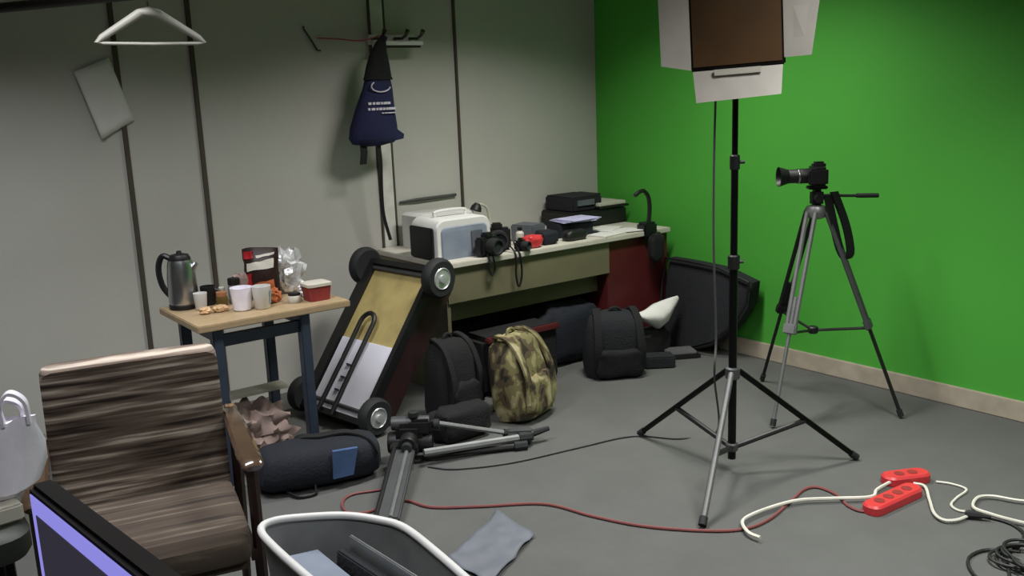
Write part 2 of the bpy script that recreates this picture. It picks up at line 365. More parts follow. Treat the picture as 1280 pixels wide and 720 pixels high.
# ------------------------------------------------------------------ camera tripod and camera
TX, TY = 3.85, 2.67
tp = root('camera_tripod', 'grey and black video tripod holding a camera before the green wall', 'tripod', (TX, TY, 0))
R_ = rt.copy(); R_.z = 0; R_.normalize(); BK = Vector((-R_.y, R_.x, 0))
top = Vector((TX, TY, 1.0))
B().lathe((TX, TY, .955), [(.03, 0), (.05, .01), (.055, .04), (.045, .06), (.03, .065)]).build('bowl', 'grey', tp)
hd = B(); hd.frame((TX, TY, 1.055), R_, BK, Vector((0, 0, 1)), (.055, .06, .08), .012); hd.frame((TX, TY, 1.105), R_, BK, Vector((0, 0, 1)), (.09, .055, .016), .004)
hd.lathe(Vector((TX, TY, 1.055))-BK*.045, [(.02, 0), (.022, .005), (.022, .085), (.02, .09)], BK)
hd.build('head', 'black', tp)
h0 = Vector((TX, TY, 1.065))+R_*.03
ph = B().tube([h0, h0+R_*.12+Vector((0, 0, -.006)), h0+R_*.26+Vector((0, 0, -.01))], .007).build('pan_handle', 'black', tp)
B().tube([h0+R_*.16+Vector((0, 0, -.007)), h0+R_*.265+Vector((0, 0, -.01))], .011).build('grip', 'rubber', ph)
for i, (fx, fy) in enumerate(((4.017, 3.098), (3.477, 2.616), (4.02, 2.285))):
    d = Vector((fx-TX, fy-TY, 0)); dn = d.normalized(); sd = Vector((-dn.y, dn.x, 0))
    a = top + dn*.05 + Vector((0, 0, -.01)); e = Vector((fx, fy, .015)); m1 = a.lerp(e, .55)
    lg = B(); lg.tube([a+sd*.022, m1+sd*.02], .011); lg.tube([a-sd*.022, m1-sd*.02], .011)
    lg.frame(m1, sd, (e-a).normalized().cross(sd), (e-a).normalized(), (.065, .03, .05), .005)
    lo = lg.build('leg', 'grey' if i == 1 else 'dgrey' if i == 2 else 'black', tp)
    B().tube([a.lerp(e, .4), e], .009).build('lower_leg', 'grey' if i == 1 else 'black', lo)
    B().tube([e+(a-e).normalized()*.03, e-(a-e).normalized()*.004], .014).build('foot', 'rubber', lo)
    B().tube([Vector((TX, TY, .40)), m1+Vector((0, 0, -.02))], .007).build('spreader', 'black', tp)
B().lathe((TX, TY, .385), [(.02, 0), (.025, .005), (.025, .03), (.02, .035)]).build('spreader_hub', 'black', tp)
cmx = Vector((TX, TY, 1.113))
cb = root('video_camera', 'black camera with hooded lens pointing left on the tripod', 'camera', cmx)
bd = B(); bd.frame(cmx+Vector((0, 0, .045)), R_, BK, Vector((0, 0, 1)), (.07, .135, .09), .012); bd.frame(cmx+Vector((0, 0, .097))+R_*.005, R_, BK, Vector((0, 0, 1)), (.06, .05, .035), .01)
bd.frame(cmx+BK*-.055+Vector((0, 0, .045))-R_*.015, R_, BK, Vector((0, 0, 1)), (.085, .03, .08), .01)
bd.build('body', 'black', cb)
l0 = cmx - R_*.035 + Vector((0, 0, .048))
B().lathe(l0, [(.034, 0), (.036, .01), (.036, .05), (.033, .055), (.033, .11), (.03, .115)], -R_).build('lens', 'black', cb)
B().lathe(l0-R_*.052, [(.0365, 0), (.037, .001), (.037, .008), (.0365, .009)], -R_).build('lens_ring', 'chrome', cb, label='silver lens ring')
B().lathe(l0-R_*.105, [(.034, 0), (.048, .045), (.046, .045), (.032, .002)], -R_, cap=False).build('lens_hood', 'black', cb)
sp = [h0+R_*.01-BK*.04, h0+R_*.035-BK*.05+Vector((0, 0, -.12)), h0+R_*.07-BK*.05+Vector((0, 0, -.25)), h0+R_*.10-BK*.05+Vector((0, 0, -.30)), h0+R_*.125-BK*.045+Vector((0, 0, -.27)), h0+R_*.10-BK*.04+Vector((0, 0, -.14)), h0+R_*.04-BK*.035+Vector((0, 0, .02))]
strap(curve(sp, 6), (R_*.9+BK*.5), .045, .012).build('neck_strap', 'bfab', cb)

# ------------------------------------------------------------------ hanging bag, rack, string, hook, paper, hanger, pipe
rk = root('coat_rack', 'small pale wall rack with dark pegs above the navy bag', 'coat rack', (2.78, 4.72, 1.88))
B().box((2.79, 4.765, 1.925), (.30, .03, .055), bev=.004).build('rail', 'white', rk)
B().box((2.80, 4.715, 1.90), (.28, .10, .022), bev=.003).build('shelf', 'white', rk)
for x in (2.655, 2.80, 2.90): B().tube([(x, 4.75, 1.93), (x, 4.66, 1.925), (x, 4.62, 1.94), (x, 4.60, 1.965)], [.008, .008, .009, .014]).build('peg', 'brownpack', rk)
B().box((2.79, 4.69, 1.885), (.28, .02, .018)).build('lower_bar', 'brownpack', rk)
bgy = 4.60
bg = root('tote_bag', 'navy cotton drawstring bag with white print hanging from the wall rack', 'bag', (2.57, bgy, 1.36))
def ell(c, rx, ry, n=20, wob=0., ph=0.): return [Vector(c)+Vector((rx*math.cos(2*PI*j/n)*(1+wob*math.sin(3*2*PI*j/n+ph)), ry*math.sin(2*PI*j/n)*(1+wob*math.cos(4*2*PI*j/n+ph)), 0)) for j in range(n)]
sec = [(1.345, .05, .02, 2.54), (1.36, .13, .04, 2.545), (1.39, .15, .06, 2.548), (1.45, .142, .066, 2.55), (1.55, .118, .058, 2.56), (1.65, .092, .042, 2.58), (1.75, .066, .034, 2.592), (1.85, .042, .026, 2.61), (1.90, .022, .02, 2.63), (1.935, .012, .012, 2.65)]
B().loft([ell((x, bgy, z), rx, ry, wob=.06, ph=z*9) for z, rx, ry, x in sec]).build('bag_body', 'navy', bg)
B().loft([ell((x, bgy, z), rx+.005, ry+.005, wob=.09, ph=z*9) for z, rx, ry, x in ((1.70, .083, .042, 2.585), (1.72, .078, .04, 2.587), (1.78, .064, .034, 2.597), (1.85, .043, .027, 2.61), (1.90, .024, .02, 2.63), (1.93, .014, .012, 2.648))]).crumple(.006, 30).build('gathered_top', 'bfab', bg, label='black gathered top')
B().loft([[Vector((2.62, bgy-.03, 1.47)), Vector((2.62, bgy+.03, 1.47)), Vector((2.60, bgy+.03, 1.36)), Vector((2.60, bgy-.03, 1.36))], [Vector((2.735, bgy-.004, 1.40)), Vector((2.735, bgy+.004, 1.40)), Vector((2.73, bgy+.004, 1.375)), Vector((2.73, bgy-.004, 1.375))]]).build('corner_flap', 'navy', bg)
pr = B()
for z, x0, x1 in ((1.575, -.07, .065), (1.545, -.075, .075), (1.522, .0, .08)):
    x = x0
    while x < x1:
        wd = rng.uniform(.012, .03); xm = x+wd/2; k_ = (1.66-z)/.11
        rx_ = .092+.026*k_; ry_ = .044+.014*k_; pr.box((2.565+xm, bgy-ry_*math.sqrt(max(.05, 1-(xm/rx_)**2))-.004, z), (wd, .008, .013 if z > 1.53 else .006)); x += wd+.005
pr.build('text_print', 'printw', bg, smooth=False, label='white lines of lettering')
B().tube([(2.578+.058*math.cos(a), bgy-.053, 1.665+.03*math.sin(a)) for a in [PI*.75+PI*1.2*i/14 for i in range(15)]], .004, 6).build('logo_print', 'printw', bg, label='white curved logo')
strap([(2.475, bgy, 1.37), (2.47, bgy-.01, 1.31), (2.465, bgy, 1.25)], (1, 0, 0), .04).build('strap', 'bfab', bg)
strap(curve([(2.565, bgy-.01, 1.36), (2.57, bgy-.01, 1.25), (2.58, bgy+.02, 1.1), (2.60, bgy+.05, .95), (2.645, bgy+.07, .80)], 5), (1, 0, 0), .02).build('strap', 'bfab', bg)
tag(B().tube(curve([(2.336, 4.785, 1.934), (2.45, 4.76, 1.928), (2.56, 4.70, 1.915), (2.65, 4.652, 1.94)], 6), .004, 6).build('red_string', 'redtie'), 'thin red string tied between the wall hook and the rack', 'string')
tag(B().tube([(2.255, 4.765, 1.99), (2.262, 4.785, 1.984), (2.30, 4.787, 1.93), (2.336, 4.79, 1.872), (2.345, 4.77, 1.866)], .006, 6).build('wall_hook', 'dgrey'), 'short bent wire hook on the grey wall left of the bag', 'hook')
pp = [atY(92, 90, 4.784), atY(136, 72, 4.784), atY(168, 150, 4.784), atY(127, 174, 4.784)]
g = B()
def grid(bm, q, nu, nv, fn):
    vs = [[bm.bm.verts.new(fn(q[0].lerp(q[1], i/nu).lerp(q[3].lerp(q[2], i/nu), j/nv), i/nu, j/nv)) for i in range(nu+1)] for j in range(nv+1)]
    for j in range(nv):
        for i in range(nu): bm.bm.faces.new((vs[j][i], vs[j][i+1], vs[j+1][i+1], vs[j+1][i]))
grid(g, pp, 8, 10, lambda p, u, v: p + Vector((0, -.012*max(0, .3-u)**1*v*3 + (.002 if u > .5 else 0), 0)))
po = g.build('paper_sheet', 'paper'); po.modifiers.new('t', 'SOLIDIFY').thickness = .001
tag(po, 'tilted white paper sheet tucked behind a dark wall strip', 'paper')
pipe = root('hanging_pipe', 'dark brown overhead pipe at the top left above the hanger', 'pipe', (.9, 4.2, 2.03))
pd = Vector((.5, -.85, 0)).normalized(); p0 = Vector((.55, 4.79, 2.025)); p1 = p0 + pd*2.0
B().tube([p0, p1], .02, 12).build('pipe', 'darkpipe', pipe)
B().lathe(p0-pd*.0, [(.05, 0), (.05, .006)], pd).build('wall_flange', 'darkpipe', pipe)
for t in (1.3, 1.9): B().tube([p0+pd*t, p0+pd*t+Vector((0, 0, .62))], .006).build('drop_rod', 'darkpipe', pipe)
hy = p0.lerp(p1, .5*(1.222-.55)/(.5/.986)/1.0) 
HP = p0 + pd*((1.125-.55)/pd.x); hx = atY(185, 8, HP.y)
hg = root('coat_hanger', 'white plastic coat hanger hanging from the dark pipe', 'hanger', (hx.x, HP.y, hx.z-.15))
e0 = atY(121, 53, HP.y); e1 = atY(255, 53, HP.y); tpz = hx
mid = (e0+e1)/2
fr_ = [Vector((tpz.x, HP.y, tpz.z-.018)), Vector((tpz.x+.035, HP.y, tpz.z-.026)), Vector((e1.x-.02, HP.y, e1.z+.018)), Vector((e1.x, HP.y, e1.z)), Vector((e1.x-.02, HP.y, e1.z-.004)), Vector((mid.x, HP.y, e0.z-.006)), Vector((e0.x+.02, HP.y, e0.z-.004)), Vector((e0.x, HP.y, e0.z)), Vector((e0.x+.02, HP.y, e0.z+.018)), Vector((tpz.x-.035, HP.y, tpz.z-.026))]
B().tube(fr_, [.020, .018, .013, .010, .007, .007, .007, .010, .013, .018], 10, closed=True).build('frame', 'hanger', hg)
hk = [Vector((tpz.x, HP.y, tpz.z-.015)), Vector((tpz.x, HP.y, tpz.z+.015))]
zc = HP.z; rr = .0265
hk += [Vector((tpz.x + pd.y*-1*0 + (-(rr))*math.sin(a)*1.0*.86, HP.y - rr*math.sin(a)*.5, zc - rr*math.cos(a))) for a in [PI*2*i/16 for i in range(0, 13)]][:12]
B().tube(hk, .0035, 6).build('hook', 'grey', hg)

# ------------------------------------------------------------------ wall rod
tag(B().tube([(2.79, 4.788, .995), (2.9, 4.785, .999), (3.19, 4.787, 1.003)], [.006, .01, .009]).build('wall_rod', 'gcord'), 'thin dark rod fixed flat on the grey wall above the grey equipment case', 'rod')

# ------------------------------------------------------------------ things on the small table
TZ = .721
kt = root('electric_kettle', 'shiny steel electric kettle with black handle on the small table', 'kettle', (1.272, 4.13, TZ))
kx, ky = 1.272, 4.13
B().lathe((kx, ky, TZ), [(.062, 0), (.066, .004), (.066, .018), (.06, .022)]).build('base', 'black', kt)
B().lathe((kx, ky, TZ+.022), [(.062, 0), (.065, .01), (.062, .12), (.055, .18), (.05, .195)], n=28).build('body', 'chrome', kt)
B().lathe((kx, ky, TZ+.216), [(.046, 0), (.047, .008), (.038, .024), (.012, .03), (.01, .04), (.002, .042)], n=24).build('lid', 'black', kt)
B().tube(curve([Vector((kx, ky, TZ+.22))-R_*.035, Vector((kx, ky, TZ+.235))-R_*.075, Vector((kx, ky, TZ+.18))-R_*.098, Vector((kx, ky, TZ+.1))-R_*.088, Vector((kx, ky, TZ+.045))-R_*.05], 5), .013).build('handle', 'black', kt)
B().tube([Vector((kx, ky, TZ+.165))+R_*.045, Vector((kx, ky, TZ+.2))+R_*.072], [.018, .01]).build('spout', 'chrome', kt)
def cup(name, label, c, r0, r1, h, mt, cat='cup', wall=.003, extra=None):
    c = Vector((c[0], c[1], TZ)); o = root(name, label, cat, c)
    B().lathe(c, [(r0*.9, 0), (r0, .004), (r1, h), (r1-wall, h), (r0-wall, .008), (.001, .007)]).build('cup_body', mt, o); return o, c
o, c = cup('mug', 'black mug standing beside the kettle', (1.375, 4.11), .03, .034, .085, 'black', 'mug')
B().tube([c+R_*.032+Vector((0, 0, .07)), c+R_*.055+Vector((0, 0, .06)), c+R_*.055+Vector((0, 0, .03)), c+R_*.03+Vector((0, 0, .02))], .006).build('handle', 'black', o)
cup('plastic_cup', 'small white plastic cup in front of the kettle', (1.312, 4.03), .024, .03, .075, 'white')
def jar(name, label, cat, c, r, h, mt, lid, lh=.018):
    c = Vector((c[0], c[1], TZ)); o = root(name, label, cat, c)
    B().lathe(c, [(r*.92, 0), (r, .006), (r, h*.8), (r*.85, h)]).build('jar_body', mt, o)
    B().lathe(c+Vector((0, 0, h)), [(r*.88, 0), (r*.9, .003), (r*.9, lh), (r*.8, lh+.002)]).build('lid', lid, o)
jar('spice_jar', 'brown glass jar between the mug and the clear jar', 'jar', (1.40, 4.01), .026, .05, 'brown', 'copper')
jar('storage_jar', 'clear jar with black lid behind the white tub', 'jar', (1.475, 4.05), .03, .085, 'glassy', 'black', .028)
jar('cream_jar', 'pale jar with black lid left of the red food box', 'jar', (1.675, 3.86), .03, .032, 'offw', 'black', .01)
jar('shaker', 'short pinkish shaker behind the brown jar', 'shaker', (1.435, 4.10), .016, .06, 'pastry', 'offw', .01)
cup('white_tub', 'wide translucent white plastic tub at the table front', (1.445, 3.888), .04, .048, .10, 'bag', 'tub')
o, c = cup('paper_cup', 'white paper cup with teal print near the table front edge', (1.52, 3.85), .034, .042, .10, 'white')
B().prism([c+Vector((.0365+.0065*t, 0, 0)).xyz*0 + Vector((math.cos(a)*(.0368+.006*t), math.sin(a)*(.0368+.006*t), .02+.06*t)) for a, t in ((-.95, 0), (-.3, 0), (-.3, 1), (-.95, 1))], (.001, -.001, 0)).build('print', 'cup_teal', o)
def pillow_bag(name, label, c, w, h, t, rz, mt, tilt=0.):
    o = root(name, label, 'snack bag', (c[0], c[1], TZ)); bmw = B(); rings = []
    ax = Vector((math.cos(rz), math.sin(rz), 0)); ay = Vector((-math.sin(rz), math.cos(rz), 0))
    for k in range(11):
        v = k/10; tt = max(.004, t*math.sin(PI*min(1, .12+v*.88))**.8)
        rings.append([Vector(c)+Vector((0, 0, TZ+h*v))+ay*tilt*v + ax*(w/2*math.cos(a)*(1-.05*math.sin(PI*v))) + ay*(tt/2*math.sin(a)) + Vector((0, 0, 0)) for a in [2*PI*j/24 for j in range(24)]])
    bmw.loft(rings).crumple(.006, 30, 3); return o, bmw.build('bag_film', mt, o), ax, ay
o, bf, ax, ay = pillow_bag('chips_bag', 'open red and brown snack bag standing upright on the table', (1.60, 4.03, 0), .165, .235, .07, math.radians(-34), 'brownpack', .02)
def bagpt(xn, v, w=.165, h=.235, t=.07, tilt=.02):
    tt = max(.004, t*math.sin(PI*min(1, .12+v*.88))**.8); a = -math.acos(max(-1, min(1, xn)))
    p = Vector((1.60, 4.03, TZ+h*v)) + ay*tilt*v + ax*(w/2*math.cos(a)*(1-.05*math.sin(PI*v))) + ay*(tt/2*math.sin(a))
    return p + noise.noise_vector(p*30+Vector((3, 0, 0)))*.006 - ay*.004
for (x0, x1, v0, v1, mt, lab) in ((-.9, -.35, .84, .97, 'redpack', 'red top corner'), (-.8, .75, .60, .76, 'offw', 'white band'), (-.2, .8, .83, .88, 'offw', 'thin white stripe'), (-.92, -.5, .2, .55, 'redpack', 'red lower patch'), (-.4, .75, .12, .36, 'orange', 'orange lower patch')):
    q = B(); vs = [[q.bm.verts.new(bagpt(x0+(x1-x0)*i/8, v0+(v1-v0)*j/4+.05*(x0+(x1-x0)*i/8))) for i in range(9)] for j in range(5)]
    for j in range(4):
        for i in range(8): q.bm.faces.new((vs[j][i], vs[j][i+1], vs[j+1][i+1], vs[j+1][i]))
    q.build('print', mt, bf, label=lab)
tag(B().blob((1.515, 4.075, TZ+.06), (.09, .06, .12), .7, seed=14, amp=.2, fr=8).crumple(.006, 30).build('biscuit_bag', 'pink'), 'small beige and red crumpled packet left of the snack bag', 'packet')
tag(B().blob((1.60, 3.93, TZ+.03), (.075, .06, .06), .7, seed=2, amp=.25, fr=9).crumple(.006, 40).build('wrapper', 'orange'), 'crumpled orange wrapper between the paper cup and the snack bag', 'wrapper')
tag(B().blob((1.75, 4.08, TZ+.10), (.14, .10, .19), .8, seed=5, amp=.3, fr=9).crumple(.014, 26).build('foil_bag', 'foil'), 'crumpled silver foil bag behind the red food box', 'foil')
tag(B().blob((1.79, 3.95, TZ+.03), (.10, .07, .065), .8, seed=9, amp=.3, fr=9).crumple(.012, 30).build('plastic_wrap', 'foil'), 'small crumpled clear wrap beside the foil bag', 'wrap')
fb = root('food_box', 'red plastic food box with pale lid at the table right end', 'food box', (1.775, 3.84, TZ))
B().loft([rrect((1.775, 3.84, TZ), .10, .09, .02, 0), rrect((1.775, 3.84, TZ), .115, .10, .02, .065)]).build('tub_body', 'lidred', fb)
B().loft([rrect((1.775, 3.84, TZ), .12, .105, .02, .065), rrect((1.775, 3.84, TZ), .12, .105, .02, .078), rrect((1.775, 3.84, TZ), .10, .085, .02, .082)]).build('lid', 'offw', fb)
for i, (x, y, lab) in enumerate(((1.295, 3.93, 'small pale pastry nearest the left front corner of the table'), (1.36, 3.925, 'larger pale pastry beside the white tub'))):
    tag(B().blob((x, y, TZ+.014), (.05+.012*i, .04, .03), .8, seed=i+3, amp=.2, fr=6).build('pastry', 'pastry'), lab, 'pastry')

# ------------------------------------------------------------------ things on the desk
DZ = .741
ec = root('equipment_case', 'white-rimmed case with blue-grey front on the left end of the desk', 'case', (2.80, 4.27, DZ))
X0, Y0 = 2.80, 4.27
def archring(w, h, y, r): 
    pts = [(-w/2, 0), (w/2, 0), (w/2, h-r)] + [(w/2-r+r*math.cos(a), h-r+r*math.sin(a)) for a in [PI/2*i/5 for i in range(1, 6)]] + [(-w/2+r+r*math.cos(a), h-r+r*math.sin(a)) for a in [PI/2+PI/2*i/5 for i in range(0, 6)]]
    return [Vector((X0+x, y, DZ+z)) for x, z in pts]
B().loft([archring(.32, .20, Y0+.13, .05), archring(.36, .215, Y0+.12, .06), archring(.36, .215, Y0-.12, .06), archring(.345, .208, Y0-.13, .055)]).build('shell', 'white', ec)
B().loft([archring(.30, .175, Y0-.133, .03), archring(.29, .17, Y0-.138, .03)]).build('front_panel', 'bgpanel', ec)
B().box((X0+.075, Y0-.141, DZ+.08), (.075, .008, .12), bev=.003).build('side_vent', 'mgrey', ec)
B().box((X0-.19, Y0, DZ+.09), (.02, .22, .17), bev=.005).build('side_cover', 'black', ec)
B().tube(curve([(X0-.1, Y0, DZ+.215), (X0-.09, Y0, DZ+.245), (X0+.09, Y0, DZ+.245), (X0+.1, Y0, DZ+.215)], 4), .009).build('handle', 'white', ec)
wb = root('white_printer', 'white box-shaped machine behind the grey equipment case', 'printer', (2.93, 4.60, DZ))
B().loft([rrect((2.93, 4.60, DZ), .36, .26, .03, 0), rrect((2.93, 4.60, DZ), .36, .26, .03, .19), rrect((2.93, 4.60, DZ), .32, .22, .03, .205)]).build('body', 'white', wb)
B().box((2.93, 4.465, DZ+.14), (.30, .01, .05)).build('slot', 'mgrey', wb)
dl = root('desk_lamp', 'small desk lamp with curved cream arm and black head behind the desk gear', 'lamp', (3.21, 4.52, DZ))
B().lathe((3.215, 4.52, DZ), [(.05, 0), (.05, .012), (.02, .018)]).build('base', 'offw', dl)
B().tube(curve([(3.215, 4.52, DZ+.015), (3.245, 4.52, DZ+.1), (3.225, 4.51, DZ+.19), (3.165, 4.49, DZ+.225), (3.13, 4.48, DZ+.215)], 6), .008).build('arm', 'offw', dl)
B().lathe((3.135, 4.48, DZ+.235), [(.015, 0), (.03, -.02), (.035, -.045), (.03, -.045), (.01, -.02)], (.4, 0, 1)).build('head', 'black', dl)
for i, (x, y, z, sx, sy, sz, ry, lab) in enumerate(((2.905, 4.08, 0, .15, .10, .125, .2, 'black camera on the desk edge in front of the grey case'), (3.055, 4.19, 0, .15, .11, .15, -.5, 'tallest black camera in the middle of the desk gear'), (3.125, 4.07, 0, .085, .07, .07, .3, 'small black camera beside the red pouch'))):
    o = root('camera', lab, 'camera', (x, y, DZ), ry)
    mx = Matrix.Translation((x, y, DZ)) @ Matrix.Rotation(ry, 4, 'Z')
    q = B(); q.box((0, 0, sz*.42), (sx, sy*.6, sz*.84), bev=.012); q.box((0, 0, sz*.9), (sx*.4, sy*.45, sz*.25), bev=.008)
    bmesh.ops.transform(q.bm, matrix=mx, verts=q.bm.verts); q.build('body', 'black', o)
    q = B().lathe((0, -sy*.28, sz*.42), [(sz*.36, 0), (sz*.38, .01), (sz*.36, sy*.6), (sz*.28, sy*.6), (sz*.25, sy*.5), (.001, sy*.48)], (0, -1, 0))
    bmesh.ops.transform(q.bm, matrix=mx, verts=q.bm.verts); q.build('lens', 'rubber', o)
    if i < 2:
        x1 = x + (.0 if i == 0 else .03)
        lo = .10 if i == 0 else .19
        strap(curve([(x1-.03, 4.10, DZ+.05), (x1-.03, 4.04, DZ+.012), (x1-.03, 4.018, DZ-.03), (x1-.035, 4.02, DZ-lo*.6), (x1-.02, 4.02, DZ-lo), (x1+.005, 4.02, DZ-lo*.7), (x1, 4.018, DZ-.03), (x1, 4.04, DZ+.012), (x1+.01, 4.09, DZ+.05)], 5), (.35, 1, 0), .022, .005).build('strap', 'bfab', o)
tag(B().blob((3.235, 4.10, DZ+.035), (.12, .09, .07), .6, seed=3, amp=.1).build('red_pouch', 'red'), 'small red pouch near the middle of the desk front edge', 'pouch')
bt = root('small_bottle', 'tiny bottle with black cap standing behind the red pouch', 'bottle', (3.24, 4.22, DZ))
B().lathe((3.24, 4.22, DZ), [(.022, 0), (.024, .005), (.024, .07), (.012, .085)]).build('bottle_body', 'offw', bt); B().lathe((3.24, 4.22, DZ+.085), [(.014, 0), (.014, .02)]).build('cap', 'black', bt)
tag(B().blob((3.37, 4.14, DZ+.04), (.12, .12, .08), .5, seed=8, amp=.06).build('camera_pouch', 'bluefab'), 'dark navy pouch between the red pouch and the lilac papers', 'pouch')
tag(B().box((3.38, 4.32, DZ+.05), (.14, .16, .10), (0, 0, .3), bev=.008).build('grey_box', 'mgrey'), 'grey box behind the navy pouch on the desk', 'box')
for i in range(3):
    tag(B().box((3.68+.01*i, 4.26-.01*i, DZ+.092+.006*i), (.23, .18, .003), (0, 0, -.2+.12*i)).build('paper_sheet', 'lilac', smooth=False), ['lowest lilac paper sheet lying on the black box on the desk', 'middle lilac paper sheet lying on the black box on the desk', 'topmost lilac paper sheet lying on the black box on the desk'][i], 'paper', 'lilac papers on the desk')
tag(B().box((3.67, 4.28, DZ+.04), (.24, .16, .08), (0, 0, -.2), bev=.006).build('black_box', 'bluefab'), 'dark box under the lilac papers on the desk', 'box')
tag(B().blob((3.57, 4.12, DZ+.03), (.16, .08, .06), .5, seed=4).build('lens_pouch', 'black'), 'black pouch in front of the lilac papers at the desk edge', 'pouch')
pt = root('laser_printer', 'black printer at the right end of the desk below the curved arm', 'printer', (4.04, 4.56, DZ))
B().box((4.07, 4.60, DZ+.05), (.46, .34, .10), bev=.01).build('base_unit', 'black', pt)
B().box((4.0, 4.62, DZ+.145), (.26, .28, .10), bev=.012).build('scanner_top', 'bfab2', pt)
B().box((3.98, 4.475, DZ+.155), (.14, .012, .035)).build('display', 'mgrey', pt)
B().box((4.19, 4.58, DZ+.13), (.24, .26, .022), bev=.003).build('paper_tray', 'offw', pt)
B().box((4.19, 4.58, DZ+.112), (.26, .30, .014), bev=.003).build('tray_rim', 'black', pt)
B().box((4.14, 4.66, DZ+.185), (.1, .2, .012), bev=.003).build('cover_flap', 'black', pt)
for i, (x, y, rz) in enumerate(((3.83, 4.12, .2), (3.97, 4.13, -.25), (3.94, 4.24, .5))):
    tag(B().box((x, y, DZ+.004+.004*i), (.21, .14, .006), (0, 0, rz)).build('paper_stack', 'paper', smooth=False), ['leftmost white paper stack at the desk front edge by the black arm', 'white paper stack at the desk front edge nearest the black arm', 'rear white paper stack just before the black printer'][i], 'papers', 'white papers at the desk right end')
ga = root('gooseneck_arm', 'black curved gooseneck arm clamped to the right end of the desk front', 'clamp arm', (4.11, 4.05, DZ))
B().box((4.11, 4.06, DZ+.0), (.11, .09, .10), bev=.015).build('clamp', 'black', ga)
B().tube(curve([(4.125, 4.06, DZ+.04), (4.135, 4.06, DZ+.13), (4.125, 4.06, DZ+.2), (4.08, 4.05, DZ+.243), (4.03, 4.04, DZ+.245), (3.99, 4.04, DZ+.225)], 6), .013).build('arm', 'black', ga)
tag(B().blob((4.11, 3.98, DZ-.10), (.11, .06, .17), .5, seed=6, amp=.1, flat=False).build('hanging_pouch', 'bfab'), 'black pouch hanging from the gooseneck clamp in front of the maroon pedestal', 'pouch')

# ------------------------------------------------------------------ bags and cases on the floor by the desk
def backpack(name, label, c, w, d, h, rz, mt, seed, lean=0., pocket=True, mt2=None, group=None):
    o = root(name, label, 'backpack', (c[0], c[1], 0), rz); T = Matrix.Translation((c[0], c[1], 0)) @ Matrix.Rotation(rz, 4, 'Z') @ Matrix.Rotation(lean, 4, 'X')
    q = B(); rings = []
    for v, s, sd in ((0, .8, .8), (.03, .97, .97), (.2, 1.04, 1.05), (.5, 1.0, 1.0), (.75, .93, .88), (.9, .78, .68), (.97, .55, .45), (1, .3, .2)):
        rings.append([T @ p for p in rrect((0, 0, 0), w*s, d*s, min(w, d)*.35*s, h*v)])
    q.loft(rings).crumple(.012, 11, seed).build('pack_body', mt, o)
    if pocket:
        q = B(); q.blob((0, -d*.5, h*.28), (w*.78, d*.35, h*.44), .5, seed=seed, amp=.1, flat=False)
        bmesh.ops.transform(q.bm, matrix=T, verts=q.bm.verts); q.build('front_pocket', mt2 or mt, o)
    for s in (-1, 1):
        pts = [T @ Vector(p) for p in ((s*w*.2, d*.25, h*.9), (s*w*.3, d*.1, h*1.02), (s*w*.34, -d*.35, h*.9), (s*w*.36, -d*.6, h*.55), (s*w*.38, -d*.55, h*.2))]
        strap(curve(pts, 5), (T.to_3x3() @ Vector((1, 0, 0))), w*.12, .012).build('shoulder_strap', mt2 or mt, o)
    pts = [T @ Vector((w*.1*math.cos(a), 0, h*(.99+.06*math.sin(a)))) for a in [PI*i/8 for i in range(9)]]
    B().tube(pts, .009).build('grab_handle', mt2 or mt, o)
    return o
backpack('camo_backpack', 'camouflage backpack slumped on the floor in front of the desk', (2.74, 3.57), .33, .21, .43, math.radians(22), 'camo', 1, math.radians(-10))
backpack('black_backpack', 'black backpack between the tipped cart and the camouflage backpack', (2.44, 3.78), .26, .2, .42, .2, 'bfab', 2, -.05)
backpack('black_backpack', 'black rucksack deep under the desk behind the camouflage backpack', (2.86, 4.42), .34, .22, .40, -.1, 'bfab2', 3)
backpack('black_backpack', 'black backpack on the floor below the white bag', (3.55, 3.78), .34, .22, .38, math.radians(-30), 'bfab2', 4, .1, True, 'bfab')
tag(B().blob((2.32, 3.54, .08), (.30, .16, .16), .5, seed=12, amp=.12).build('cloth_bag', 'bfab'), 'low black cloth bag on the floor behind the lying tripod', 'bag')
tag(B().blob((3.52, 4.2, .18), (.46, .28, .36), .5, seed=13, amp=.1).build('duffel_bag', 'bluefab'), 'big dark blue-black duffel bag under the desk behind the black backpack', 'bag')
sc = root('suitcase', 'dark maroon suitcase lying under the desk with its lit top edge coloured as a maroon strip', 'suitcase', (3.06, 4.0, 0))
B().box((3.0, 4.02, .165), (.52, .22, .33), bev=.03).build('shell', 'bfab', sc); B().box((3.0, 3.91, .318), (.50, .035, .03), bev=.006).build('top_edge', 'maroon', sc)  # black shell; maroon strip puts the light on the top edge into colour
B().tube([(2.93, 3.905, .2), (2.93, 3.87, .2), (3.07, 3.87, .2), (3.07, 3.905, .2)], .008).build('handle', 'black', sc)
tag(B().box((3.83, 3.70, .035), (.18, .12, .07), (0, 0, -.6), bev=.008).build('black_case', 'bfab2'), 'small flat black case on the floor beside the black backpack', 'case')
ro = root('router_box', 'flat grey box with black stand on the floor below the round black case', 'box', (4.07, 3.755, 0))
B().box((4.07, 3.755, .012), (.22, .15, .024), (0, 0, -.5), bev=.005).build('black_base', 'black', ro); B().box((4.07, 3.755, .034), (.18, .12, .02), (0, 0, -.5), bev=.005).build('grey_top', 'grey', ro)
wbg = B(); rings = []
for v, w_, d_, x, z in ((0, .03, .05, 3.82, .29), (.2, .08, .1, 3.88, .265), (.45, .14, .13, 3.96, .25), (.7, .15, .11, 4.03, .265), (.9, .09, .06, 4.10, .31), (1, .03, .02, 4.14, .335)):
    rings.append([Vector((x, 3.84+d_*.5*math.cos(a), z+w_*.5*math.sin(a))) for a in [2*PI*j/16 for j in range(16)]])
